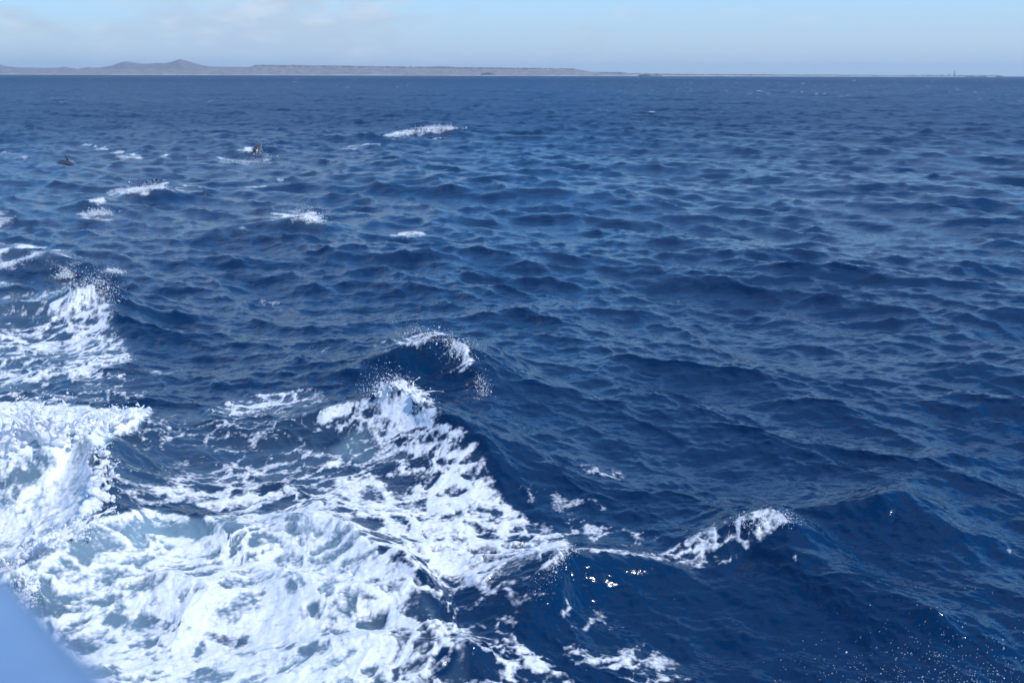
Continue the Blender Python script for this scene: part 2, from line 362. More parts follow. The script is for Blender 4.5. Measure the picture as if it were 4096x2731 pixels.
# ---- foam painted on the water where the photograph has it
V = np.stack([PX, PY, Z], -1)
u_px, v_px = proj(V); u_px = u_px / K; v_px = v_px / K
infront = (PY > 1.0) & (D0 < 120)
dens = np.zeros_like(Z); aer = np.zeros_like(Z)
ii = np.where(infront & (u_px > -300) & (u_px < 2650) & (v_px > 270) & (v_px < 1900))[0]
U, Vv = u_px[ii], v_px[ii]
wU = U + (fbm(X0[ii] * .9, Y0[ii] * .9, 3, 31) - .5) * 70; wV = Vv + (fbm(X0[ii] * .9 + 9, Y0[ii] * .9, 3, 37) - .5) * 32
def inside(poly, x, y):
    c = np.zeros(len(x), bool); n = len(poly); dmin = np.full(len(x), 1e9)
    for i in range(n):
        x1_, y1_ = poly[i]; x2_, y2_ = poly[(i + 1) % n]
        if y1_ != y2_:
            c ^= ((y1_ > y) != (y2_ > y)) & (x < (x2_ - x1_) * (y - y1_) / (y2_ - y1_) + x1_)
        ex, ey = x2_ - x1_, y2_ - y1_; l2 = ex * ex + ey * ey * 4 + 1e-9
        t = np.clip(((x - x1_) * ex + 4 * (y - y1_) * ey) / l2, 0, 1)
        dmin = np.minimum(dmin, (x - x1_ - t * ex) ** 2 + 4 * (y - y1_ - t * ey) ** 2)
    return np.where(c, 1, -1) * np.sqrt(dmin)
dn = np.zeros(len(ii)); ae = np.zeros(len(ii))
def poly(pts, dv, av=0.0, soft=30, sub=False):
    global dn, ae
    p = np.array(pts, float); b = (wU > p[:, 0].min() - 60) & (wU < p[:, 0].max() + 60) & (wV > p[:, 1].min() - 60) & (wV < p[:, 1].max() + 60)
    if not b.any(): return
    w = sst(-soft * .5, soft * .5, inside(pts, wU[b], wV[b]))
    if sub: dn[b] = dn[b] * (1 - w) + dv * w; ae[b] = ae[b] * (1 - w) + av * w
    else: dn[b] = np.maximum(dn[b], dv * w); ae[b] = np.maximum(ae[b], av * w)
def stroke(pts, r, dv, av=0.0, raw=False, sub=False):
    global dn, ae
    best = np.full(len(wU), 1e9); x = U + (wU - U) * (.25 if raw else 1); y = Vv + (wV - Vv) * (.25 if raw else 1)
    for (ax, ay), (bx, by) in zip(pts[:-1], pts[1:]):
        ex, ey = bx - ax, by - ay; l2 = ex * ex + 4 * ey * ey + 1e-9
        t = np.clip(((x - ax) * ex + 4 * (y - ay) * ey) / l2, 0, 1)
        best = np.minimum(best, (x - ax - t * ex) ** 2 + 4 * (y - ay - t * ey) ** 2)
    w = 1 - sst(.35 * r, 1.15 * r, np.sqrt(best))
    if sub: dn = dn * (1 - w) + dv * w; ae = ae * (1 - w) + av * w
    else: dn = np.maximum(dn, dv * w); ae = np.maximum(ae, av * w)
# broad faint bubbles, lace, then thick foam
poly([(230, 960), (480, 930), (700, 890), (830, 930), (760, 1000), (700, 1090), (500, 1120), (250, 1180), (240, 1040)], .27, .10, 60)
poly([(460, 945), (560, 905), (690, 890), (720, 915), (640, 935), (500, 965)], .58, .15)
poly([(300, 1165), (330, 1120), (480, 1075), (700, 1020), (790, 1040), (700, 1110), (560, 1150)], .42, .15, 50)
poly([(690, 965), (760, 930), (850, 905), (905, 872), (960, 905), (985, 950), (1060, 970), (1100, 1000), (1130, 1050), (1165, 1120), (1215, 1185), (1320, 1235), (1270, 1275), (1230, 1310), (1210, 1390), (1180, 1440), (1250, 1500), (1350, 1600), (1060, 1600), (960, 1400), (900, 1290), (760, 1200), (600, 1190), (430, 1170), (560, 1130), (740, 1080), (800, 1020), (760, 990)], .64, .12, 40)
poly([(930, 1000), (1040, 975), (1120, 1040), (1150, 1110), (1060, 1130), (900, 1080)], .72, .3, 50)
poly([(760, 1100), (900, 1090), (1100, 1120), (1190, 1170), (1120, 1200), (900, 1180), (780, 1180)], .72, .35, 40)
poly([(930, 1250), (1060, 1225), (1180, 1245), (1260, 1270), (1210, 1320), (1100, 1370), (1000, 1330)], .86, .12, 40)
poly([(-60, 1240), (100, 1250), (240, 1180), (330, 1168), (450, 1190), (620, 1180), (720, 1178), (800, 1200), (860, 1250), (930, 1290), (972, 1330), (988, 1365), (1005, 1410), (1045, 1450), (1088, 1490), (1100, 1640), (-60, 1640)], .76, .75, 30)
poly([(560, 1220), (700, 1185), (800, 1205), (930, 1300), (970, 1340), (940, 1375), (820, 1370), (640, 1330)], .88, .8, 30)
poly([(260, 1310), (420, 1320), (560, 1370), (600, 1420), (420, 1440), (240, 1380)], .88, .8, 40)
# darker windows in the foam
stroke([(330, 1205), (450, 1222), (500, 1212)], 45, .34, .80, sub=True)
stroke([(730, 1405), (850, 1425)], 48, .40, .65, sub=True)
stroke([(270, 1420), (360, 1428)], 42, .42, .75, sub=True)
stroke([(100, 1365), (160, 1372)], 32, .42, .75, sub=True)
stroke([(1030, 1500), (1010, 1540)], 38, .40, .0, sub=True)
stroke([(1040, 1370), (1080, 1362)], 30, .40, .0, sub=True)
stroke([(490, 1465), (530, 1480)], 32, .32, .35, sub=True)
stroke([(150, 1475), (200, 1490)], 30, .35, .55, sub=True)
stroke([(650, 1490), (720, 1500)], 36, .5, .5, sub=True)
stroke([(1120, 1450), (1190, 1510)], 30, .44, .0, sub=True)
stroke([(880, 975), (800, 1040)], 50, .40, .55, sub=True)
stroke([(840, 1050), (920, 1035)], 42, .42, .60, sub=True)
# left crest and its wash
poly([(-60, 690), (60, 668), (170, 640), (225, 640), (252, 690), (245, 740), (305, 785), (280, 830), (220, 870), (-60, 905)], .52, .25, 40)
poly([(90, 700), (170, 650), (225, 645), (240, 700), (190, 730), (110, 745)], .74, .4, 30)
poly([(-60, 760), (70, 745), (90, 800), (60, 850), (-60, 860)], .62, .3, 40)
poly([(-60, 868), (230, 860), (420, 850), (330, 900), (-60, 960)], .40, .1, 50)
poly([(-60, 560), (60, 566), (140, 580), (215, 602), (150, 618), (-60, 615)], .56, .15, 26)
poly([(-60, 480), (40, 488), (70, 510), (-60, 545)], .42, .05, 24)
poly([(-60, 640), (120, 632), (60, 662), (-60, 680)], .40, .05, 24)
# breaking bow wave
poly([(-60, 925), (100, 935), (240, 930), (345, 940), (320, 985), (250, 1010), (235, 1060), (240, 1110), (235, 1160), (180, 1230), (120, 1260), (-60, 1310)], .97, .85, 24)
poly([(-60, 1062), (90, 1040), (150, 1050), (110, 1100), (40, 1150), (-60, 1165)], .62, .55, 40, sub=True)
# streaks to the right of the wake
poly([(1180, 1190), (1300, 1190), (1420, 1205), (1530, 1220), (1520, 1245), (1380, 1240), (1250, 1240)], .37, .05, 30)
poly([(1500, 1280), (1570, 1238), (1660, 1198), (1780, 1165), (1818, 1195), (1760, 1245), (1690, 1290), (1600, 1308)], .64, .15, 24)
stroke([(1290, 1263), (1400, 1262), (1540, 1275)], 20, .45)
stroke([(1296, 1262), (1268, 1300), (1214, 1372), (1190, 1420)], 24, .74, .1)
stroke([(1214, 1372), (1290, 1400), (1380, 1440), (1450, 1500), (1560, 1568)], 55, .40)
stroke([(1350, 1500), (1450, 1540), (1640, 1600)], 65, .42)
stroke([(1330, 1070), (1400, 1082)], 30, .30)
stroke([(1230, 1120), (1350, 1170)], 42, .24)
stroke([(1780, 1280), (1830, 1290)], 24, .42)
stroke([(360, 855), (430, 850)], 22, .42); stroke([(590, 690), (640, 695)], 24, .30); stroke([(600, 780), (720, 800)], 34, .20)
# white tips on the crests
for pts, r_, dv in [([(925, 788), (960, 776), (1000, 770), (1055, 795), (1070, 830)], 24, .86), ([(1098, 870), (1110, 900)], 16, .6), ([(905, 872), (960, 905), (985, 945)], 26, .8),
                    ([(655, 496), (705, 492), (728, 505)], 17, .85), ([(505, 535), (560, 522)], 10, .5), ([(285, 440), (340, 432), (375, 424)], 15, .85),
                    ([(205, 462), (235, 460)], 11, .75), ([(215, 490), (248, 492)], 15, .85), ([(905, 309), (960, 299), (1035, 293)], 10, .80), ([(800, 337), (870, 332)], 6, .5),
                    ([(925, 540), (970, 535)], 11, .75), ([(405, 427), (470, 430)], 8, .65), ([(290, 358), (320, 357)], 8, .75), ([(505, 362), (560, 371), (615, 366)], 7, .72), ([(565, 335), (580, 350)], 10, .8),
                    ([(385, 357), (435, 360)], 6, .6), ([(140, 632), (162, 630)], 13, .8), ([(250, 618), (275, 622)], 11, .75), ([(640, 411), (650, 411)], 6, .7), ([(560, 428), (605, 424)], 6, .55), ([(0, 350), (60, 357)], 7, .6),
                    ([(190, 330), (240, 340)], 5, .55), ([(265, 349), (285, 349)], 5, .6), ([(1000, 320), (1015, 319)], 5, .6), ([(2320, 1262), (2345, 1272)], 9, .5), ([(1540, 362), (1556, 363)], 5, .6), ([(910, 246), (940, 247)], 4, .6)]:
    stroke(pts, r_, dv * .80, .2, raw=True)
    stroke([(x - r_ * .9, y + r_ * .45) for x, y in pts], r_ * 2.4, dv * .46, .1, raw=True)
dens[ii] = dn; aer[ii] = ae * (1 - .85 * sst(700, 960, U))
# crest-breaking flecks of the open sea, from how far the surface folds
k2 = 1.3
jac = (1 - k2 * (jx1 + jx2 * a2)) * (1 - k2 * (jy1 + jy2 * a2)) - (k2 * (jm1 + jm2 * a2)) ** 2
wind = sst(60, 120, D0) * (PY > 0)
thr = np.quantile(jac[(D0 > 60) & (PY > 0)], 0.035)
fleck = (1 - sst(thr - .05, thr + .01, jac)) * wind
patch = sst(.38, .56, fbm(X0 / 60, Y0 / 60, 2, 71))
# rank-uniform lace pattern
act = np.where(dens > 0.02)[0]
ax_, ay_ = X0[act], Y0[act]
wx = ax_ + (fbm(ax_ * 1.7, ay_ * 1.7, 4, 51) - .5) * .5 + (fbm(ax_ * 6, ay_ * 6, 3, 52) - .5) * .10; wy = ay_ + (fbm(ax_ * 1.7 + 31, ay_ * 1.7, 4, 57) - .5) * .5 + (fbm(ax_ * 6 + 7, ay_ * 6, 3, 58) - .5) * .10
ca, sa = math.cos(R(18)), math.sin(R(18)); wx, wy = (ca * wx + sa * wy) * .80, -sa * wx + ca * wy
f1, f2 = worley(wx * 3.2, wy * 3.2, 61); g1, g2 = worley(wx * 7.5 + 5, wy * 7.5, 67)
e1 = np.clip(1 - (f2 - f1) * 1.5, 0, 1); e2 = np.clip(1 - (g2 - g1) * 1.5, 0, 1)
lo = fbm(wx * 1.1, wy * 1.1, 6, 77, .68)
k1_, k2_ = worley(wx * 17, wy * 17 + 3, 69); e3 = np.clip(1 - (k2_ - k1_) * 1.4, 0, 1)
pat = .75 * e1 + .50 * e2 + .25 * e3 + 1.5 * lo
srt = np.sort(pat[::7]); pat = np.searchsorted(srt, pat) / len(srt)
q1, q2 = worley(wx * .9, wy * .9, 63); pf_ = .8 * np.clip(1 - (q2 - q1) * 1.5, 0, 1) + 1.8 * fbm(wx * .8, wy * .8, 5, 79, .65)
srt = np.sort(pf_[::7]); pf_ = np.searchsorted(srt, pf_) / len(srt)
kf = sst(17, 30, D0[act]); pat = pat * (1 - kf) + pf_ * kf
foam = np.full_like(Z, -1.0)
foam[act] = np.where(dens[act] > .03, dens[act] * 1.19 - (1 - pat), -1)
foam = np.clip(foam, -1, .6)
foam = np.maximum(foam, fleck * patch * 1.5 - 1)
thick = sst(-.02, .5, foam)
lump = np.zeros_like(Z)
lm = np.where(thick > 0)[0]
lump[lm] = (fbm(X0[lm] * 4.5, Y0[lm] * 4.5, 4, 81, .6) - .45) * .085 + (1 - np.abs(2 * fbm(X0[lm] * 1.3, Y0[lm] * 1.3, 3, 87) - 1) - .6) * .075
heavy = sst(.65, .85, dens)
V[:, 2] += -.6 * a3 * h3 * sst(.5, .8, dens) - .35 * a2 * h2 * near * sst(.6, .85, dens) + thick * (.006 + .012 * heavy) + lump * thick * (.16 + .64 * heavy) * (1 - sst(20, 40, D0) * .5)
# the wild froth of the breaking bow wave
fro = np.where((dens > .9) & (u_px < 380) & (v_px < 1310) & (v_px > 900))[0]
V[fro, 2] += (fbm(X0[fro] * 6, Y0[fro] * 6, 5, 99, .62) - .45) * .08 * sst(.9, .96, dens[fro])
aer_n = np.clip(aer * (0.55 + .9 * (fbm(X0 * .8, Y0 * .8, 3, 103) - .3)), 0, 1)
ripple = .14 + .50 * sst(18, 130, D0)
rough = .12 + .24 * sst(13, 120, D0) + .10 * sst(150, 900, D0)
# close the middle under the boat
Vc = np.concatenate([V, [[0, 0, -.3]]]); ring = np.arange(nA - 1)
fan = np.stack([ring + 1, ring, np.full(nA - 1, len(V))], -1)
app = lambda a, v: np.concatenate([a, [v]])
sea = mesh_np('sea', Vc, quads + [tris, fan], M_WATER, attrs=dict(foam=app(foam, -1), aerated=app(aer_n, 0), ripple=app(ripple, .3), rough=app(rough, .07)))
tag(sea, 'deep blue choppy sea with white wake foam reaching to the horizon', kind='structure')
su, sv = u_px, v_px
sdist = np.where(infront | (PY > 1), np.hypot(np.hypot(V[:, 0], V[:, 1]), CAM_H - V[:, 2]), 1e9)
def surf(x, y, rpx=4):
    """nearest water point seen at drawing position (x, y)"""
    m = np.where((np.abs(U_all - x) < rpx) & (np.abs(V_all - y) < rpx) & (PY > 1))[0]
    if not len(m): return on_level(x * K, y * K, 0.2)
    return V[m[np.argmin(sdist[m])]]
U_all, V_all = proj(V); U_all = U_all / K; V_all = V_all / K

# ==== PART 2 ------------------------------------------------------ far land
M_SCRUB = make_noise_mat('dry_scrub_land', (0.13, 0.112, 0.10), (0.33, 0.275, 0.235), 0.035, stretch=(1, .35, 2.5), detail=8)
M_HILL = make_noise_mat('hill_scrub', (0.13, 0.112, 0.105), (0.26, 0.215, 0.195), 0.02, stretch=(1, .5, 2), detail=8)
M_FAR = make_noise_mat('far_hill_scrub', (0.10, 0.105, 0.11), (0.15, 0.15, 0.15), 0.01)
M_GREEN = make_noise_mat('green_bush', (0.028, 0.042, 0.018), (0.075, 0.09, 0.038), 0.12, detail=5)
M_SAND = make_noise_mat('pale_sand', (0.40, 0.36, 0.29), (0.62, 0.57, 0.47), 0.05)
M_ROCK = make_noise_mat('shore_rock', (0.05, 0.047, 0.045), (0.13, 0.115, 0.10), 0.15)
def horizon_y(px): return 296.6 + (px - 600) * (304.2 - 296.6) / 3500.0
def land(name, prof, Ds, Dc, De, mat, label, rough, seed, step=6.0, shore_pad=0.0):
    """height field: water edge at range Ds, crest line (pixel silhouette) at Dc, back foot at De"""
    p = np.array(prof, float); px = np.arange(p[0, 0], p[-1, 0] + 1, step); py = np.interp(px, p[:, 0], p[:, 1])
    nrow = 22; tr = np.linspace(0, 1, nrow); V_ = []
    crest = at_range(px, py, Dc)
    hz = np.maximum(crest[:, 2], .3)
    for k, t in enumerate(tr):
        if t < .7: Dk = Ds + (Dc - Ds) * t / .7; fz = (t / .7) ** 1.25
        else: Dk = Dc + (De - Dc) * (t - .7) / .3; fz = 1 - ((t - .7) / .3) ** 1.5
        q = at_range(px, py, Dk)
        n = (fbm(q[:, 0] / 55, q[:, 1] / 160, 4, seed, .6) - .5) * 2
        z = fz * hz + rough * n * min(1, fz * 3) * np.minimum(1, hz / 8) - (1.0 if k in (0, nrow - 1) else 0)
        V_.append(np.stack([q[:, 0], np.full(len(px), Dk), z], -1))
    V_ = np.concatenate(V_)
    return tag(mesh_np(name, V_, [grid_faces(nrow, len(px))], mat), label, kind='structure')
land('far_mesa', [(1640, 300), (1690, 270), (1720, 267), (1760, 264), (1800, 266), (1830, 269), (1880, 273), (2000, 290), (2340, 296), (2372, 289), (2420, 288.5), (2500, 290), (2520, 298)], 9800, 10500, 11500, M_FAR, 'faint blue flat topped hills far behind the shore', 2.0, 5)
land('hills', [(-700, 262), (-500, 250), (-300, 240), (-120, 243), (-30, 252), (0, 258), (18, 263), (40, 267), (90, 270), (150, 272), (230, 272), (260, 267), (285, 272), (320, 274), (355, 269), (375, 273), (395, 271), (420, 267), (455, 261), (478, 251), (495, 247), (520, 248), (560, 253), (590, 255), (625, 252), (660, 252.5), (680, 249), (700, 243), (715, 238.5), (728, 238), (740, 242), (760, 246), (785, 254), (805, 261), (835, 266), (900, 267), (980, 268), (1060, 272), (1150, 285), (1200, 300)], 6500, 7600, 8600, M_HILL, 'grey brown scrub hills with two rounded peaks behind the shore', 2.2, 8)
land('coastal_plain', [(-700, 281), (-300, 279), (0, 278), (300, 277), (600, 276), (850, 274), (960, 272), (990, 269), (1015, 263), (1030, 260), (1100, 260.5), (1250, 262), (1400, 264), (1500, 265.5), (1640, 268.5), (1850, 271.5), (1950, 272.5), (2100, 273.5), (2200, 275.5), (2280, 276), (2308, 277), (2330, 281), (2360, 287), (2400, 291), (2450, 293), (2600, 296), (2720, 297.5)], 5500, 6100, 6500, M_SCRUB, 'low grey brown scrub plain and plateau along the shore', 2.4, 21)
land('headland', [(2600, 297.2), (2700, 297.6), (2900, 298.4), (3100, 299), (3160, 300.2), (3290, 299.8), (3500, 301.4), (3700, 302.3), (3850, 302.8), (3960, 301.5), (3990, 301.5), (4008, 303), (4022, 307)], 5300, 5420, 5560, make_noise_mat('headland_scrub', (0.10, 0.09, 0.07), (0.24, 0.20, 0.15), 0.06, stretch=(1, .35, 2)), 'thin flat green brown headland running out to the right', .8, 33, 4.0)
# pale beach strips along the water's edge
for nm, x0, x1, D_, lab in [('beach', -700, 2650, 5478, 'thin pale sand beach line under the scrub plain'), ('beach', 2650, 4016, 5290, 'thin pale beach line along the flat headland')]:
    px = np.arange(x0, x1, 8.0); rows = []
    for k, (dd, z) in enumerate([(0, -.4), (14, 1.8), (30, 3.0), (60, 2.0), (70, -1)]):
        q = at_range(px, np.full(len(px), 300.0), D_ + dd)
        rows.append(np.stack([q[:, 0], q[:, 1], z * (.35 + 1.1 * vnoise(px / 45, px * 0 + k * .3, 3)) if 0 < k < 4 else np.full(len(px), z)], -1))
    tag(mesh_np(nm, np.concatenate(rows), [grid_faces(5, len(px))], M_SAND), lab, kind='structure')

# ------------------------------------------------------------------ small solids
def ico(sub=1):
    import bmesh
    bm = bmesh.new(); bmesh.ops.create_icosphere(bm, subdivisions=sub, radius=1.0)
    v = np.array([q.co[:] for q in bm.verts]); f = np.array([[q.index for q in p.verts] for p in bm.faces]); bm.free()
    return v, f
ICO1, ICO2 = ico(1), ico(2)
OCT = (np.array([[1, 0, 0], [-1, 0, 0], [0, 1, 0], [0, -1, 0], [0, 0, 1], [0, 0, -1]], float), np.array([[0, 2, 4], [2, 1, 4], [1, 3, 4], [3, 0, 4], [2, 0, 5], [1, 2, 5], [3, 1, 5], [0, 3, 5]]))
def blobs(P, rad_, stretch=None, base=ICO1, seed=1, wob=.0):
    v, f = base; n = len(P); r = np.random.default_rng(seed)
    q = r.normal(size=(n, 3, 3)); Q = np.linalg.qr(q)[0]
    sc = np.asarray(rad_)[:, None] * (r.uniform(.65, 1.35, (n, 3)) if stretch is None else stretch)
    vv = np.einsum('nij,nvj->nvi', Q, v[None] * sc[:, None, :])
    if wob: vv = vv * (1 + wob * r.normal(size=(n, len(v), 1)))
    vv = vv + np.asarray(P)[:, None, :]
    ff = f[None] + (np.arange(n) * len(v))[:, None, None]
    return vv.reshape(-1, 3), ff.reshape(-1, 3)
def tube(path, r_, sides=6):
    path = np.asarray(path, float); n = len(path); T = np.gradient(path, axis=0); T /= np.linalg.norm(T, axis=1)[:, None] + 1e-9
    up = np.array([.3, .2, 1.0]); A = np.cross(T, up); A /= np.linalg.norm(A, axis=1)[:, None] + 1e-9; B = np.cross(T, A)
    an = np.linspace(0, 2 * np.pi, sides, endpoint=False)
    v = path[:, None, :] + np.asarray(r_)[:, None, None] * (np.cos(an)[None, :, None] * A[:, None, :] + np.sin(an)[None, :, None] * B[:, None, :])
    v = v.reshape(-1, 3); i = np.arange(n - 1)[:, None] * sides; j_ = np.arange(sides)[None, :]; k_ = (j_ + 1) % sides
    f = np.stack([i + j_, i + k_, i + sides + k_, i + sides + j_], -1).reshape(-1, 4)
    return v, f
def merge(parts):
    vs_, tr_, qd_ = [], [], []; o = 0
    for v, f in parts:
        vs_.append(v); (tr_ if f.shape[1] == 3 else qd_).append(f + o); o += len(v)
    out = [np.concatenate(x) for x in (tr_, qd_) if x]
    return np.concatenate(vs_), out
def box(x0, x1, y0, y1, z0, z1):
    v = np.array([[x, y, z] for z in (z0, z1) for y in (y0, y1) for x in (x0, x1)], float)
    f = np.array([[0, 2, 3, 1], [4, 5, 7, 6], [0, 1, 5, 4], [2, 6, 7, 3], [0, 4, 6, 2], [1, 3, 7, 5]])
    return v, f
def empty(name, loc):
    o = bpy.data.objects.new(name, None); COL.objects.link(o); o.location = loc; o.empty_display_size = .3; return o

# scrub bushes that break the skyline: too many to count, one mass each
def bushes(name, prof, D_, n, h0, h1, mat, label, seed):
    r = np.random.default_rng(seed); p = np.array(prof, float)
    px = r.uniform(p[0, 0], p[-1, 0], n); py = np.interp(px, p[:, 0], p[:, 1]); q = at_range(px, py, D_ + r.uniform(-90, 60, n))
    q[:, 2] -= .3; h = r.uniform(h0, h1, n)
    v, f = blobs(q, h, np.stack([r.uniform(1, 2.2, n), r.uniform(1, 2.2, n), r.uniform(.7, 1.1, n)], -1), ICO1, seed, .18)
    return tag(mesh_np(name, v, [f], mat, False), label, 'bushes', kind='stuff')
bushes('scrub', [(1020, 262), (1640, 269), (2100, 274), (2300, 277)], 6080, 900, 1.2, 3.0, M_SCRUB, 'dry scrub bushes dotting the flat plateau skyline', 41)
bushes('scrub', [(2400, 292), (2720, 298), (3160, 300), (3500, 301.6), (3960, 303)], 5420, 420, .8, 2.2, M_GREEN, 'low green bushes along the flat headland', 43)
# green thickets by the beach
def thicket(x, y, w, h, D_, label, seed, n):
    r = np.random.default_rng(seed); t = r.uniform(-1, 1, n); hh_ = (1 - t * t) ** .7
    q = at_range(x + t * w, np.full(n, y), D_ + r.uniform(-25, 25, n)); q[:, 2] = 1 + r.uniform(.1, 1, n) * hh_ * h
    v, f = blobs(q, r.uniform(1.6, 3.6, n), None, ICO1, seed, .25)
    return tag(mesh_np('thicket', v, [f], M_GREEN, False), label, 'bushes', kind='stuff')
thicket(1952, 298, 30, 13, 5560, 'dark green thicket by the beach under the plateau', 51, 260)
thicket(2580, 300, 24, 5, 5400, 'low green thicket where the plain meets the headland', 52, 90)
thicket(2975, 300, 20, 4, 5390, 'small green thicket halfway along the headland', 53, 70)

# white buildings seen between the hills
M_WHITE = make_noise_mat('white_wall', (0.62, 0.63, 0.64), (0.78, 0.78, 0.78), 0.3)
M_DARK = make_noise_mat('dark_panel', (0.03, 0.033, 0.04), (0.06, 0.06, 0.065), 0.5)
M_STEEL = make_noise_mat('weathered_steel', (0.10, 0.105, 0.11), (0.17, 0.17, 0.175), 1.5, rough=.6)
def house(name, px, py, D_, w, dpt, h, wallm, roofm, label, nwin):
    q = at_range(px, py, D_); e = empty(name, q - np.array([0, 0, h])); tag(e, label, 'building')
    v, f = box(-w / 2, w / 2, 0, dpt, -6, h); mesh_np('wall', v, [f], wallm, False, e)
    rv = np.array([[-w / 2 - .4, -.4, h + .01], [w / 2 + .4, -.4, h + .01], [w / 2 + .4, dpt + .4, h + .01], [-w / 2 - .4, dpt + .4, h + .01], [-w / 2 + .6, dpt / 2, h + h * .35], [w / 2 - .6, dpt / 2, h + h * .35]])
    mesh_np('roof', rv, [np.array([[0, 1, 5, 4], [2, 3, 4, 5], [0, 3, 2, 1]]), np.array([[1, 2, 5], [3, 0, 4]])], roofm, False, e)
    for i in range(nwin):
        cx = -w / 2 + w * (i + .5) / nwin; v, f = box(cx - w * .12 / nwin * 2, cx + w * .12 / nwin * 2, -.12, .1, h * .35, h * .75)
        mesh_np('window', v, [f], M_DARK, False, e)
    return e
house('building', 306, 273.0, 6900, 14, 9, 6, M_WHITE, M_WHITE, 'small white building in the gap left of the two hills', 3)
house('hut', 3799, 299.6, 5420, 6, 5, 3.6, M_DARK, M_DARK, 'small dark hut left of the light tower on the headland', 1)
# skeleton light tower on the headland
tw = at_range(3816, 302.6, 5425); te = empty('light_tower', tw + np.array([0, 0, -1.5])); tag(te, 'tall skeleton light tower near the end of the headland', 'tower')
TH = 27.0
for sx in (-1, 1):
    for sy in (-1, 1):
        v, f = tube([(sx * 3.4, sy * 3.4, 0), (sx * 1.0, sy * 1.0, TH * .86)], [.34, .26], 6); mesh_np('leg', v, [f], M_STEEL, True, te)
v, f = tube([(0, 0, 0), (0, 0, TH * .86)], [.95, .75], 10); mesh_np('column', v, [f], M_STEEL, True, te)
for z in (.2, .4, .6, .75):
    w = 3.4 - 2.4 * z / .86
    v, f = merge([tube([(a * w, b * w, TH * z), (c * w, d_ * w, TH * (z + .12))], [.16, .16], 5) for a, b, c, d_ in ((-1, -1, 1, -1), (1, -1, 1, 1), (1, 1, -1, 1), (-1, 1, -1, -1))]); mesh_np('brace', v, f, M_STEEL, True, te)
v, f = box(-1.7, 1.7, -1.7, 1.7, TH * .86, TH * .88); mesh_np('gallery', v, [f], M_STEEL, False, te)
v, f = tube([(0, 0, TH * .881), (0, 0, TH * .95), (0, 0, TH * .955), (0, 0, TH)], [1.15, 1.15, 1.35, .15], 10); mesh_np('lantern', v, [f], M_STEEL, False, te)
# dark rock ledge at the tip
r_ = np.random.default_rng(61)
for i, (x0, x1) in enumerate([(3860, 3905), (3905, 3950), (3985, 4010)]):
    n = 60; px = r_.uniform(x0, x1, n); q = at_range(px, np.full(n, 300.0), 5285 + r_.uniform(-10, 10, n)); q[:, 2] = r_.uniform(-.2, 2.2, n)
    v, f = blobs(q, r_.uniform(.9, 2.4, n), None, ICO1, 70 + i, .2)
    tag(mesh_np('shore_rocks', v, [f], M_ROCK, False), ['dark rocks at the water below the light tower', 'dark rocks just right of the light tower', 'dark rocks at the very tip of the headland'][i], 'rocks', kind='stuff')

# ------------------------------------------------------------------ dolphins
def make_dolphin_mat():
    m, t, p, o = mat_new('dolphin_skin'); l = t.links
    a = nd(t, 'ShaderNodeAttribute', attribute_name='back')
    geo = nd(t, 'ShaderNodeNewGeometry'); n = nd(t, 'ShaderNodeTexNoise'); n.inputs['Scale'].default_value = 6; n.inputs['Detail'].default_value = 4; l.new(geo.outputs['Position'], n.inputs['Vector'])
    ad = nd(t, 'ShaderNodeMath', operation='MULTIPLY_ADD', i1=.22); l.new(n.outputs[0], ad.inputs[0]); l.new(a.outputs['Fac'], ad.inputs[2])
    r = nd(t, 'ShaderNodeValToRGB'); e = r.color_ramp.elements
    e[0].position = .10; e[0].color = (.48, .46, .46, 1); e[1].position = .95; e[1].color = (.045, .05, .06, 1)
    x = e.new(.45); x.color = (.26, .26, .28, 1); x = e.new(.72); x.color = (.11, .115, .13, 1)
    l.new(ad.outputs[0], r.inputs[0]); l.new(r.outputs[0], p.inputs['Base Color']); p.inputs['Roughness'].default_value = .22
    return m
M_DOLPHIN = make_dolphin_mat()
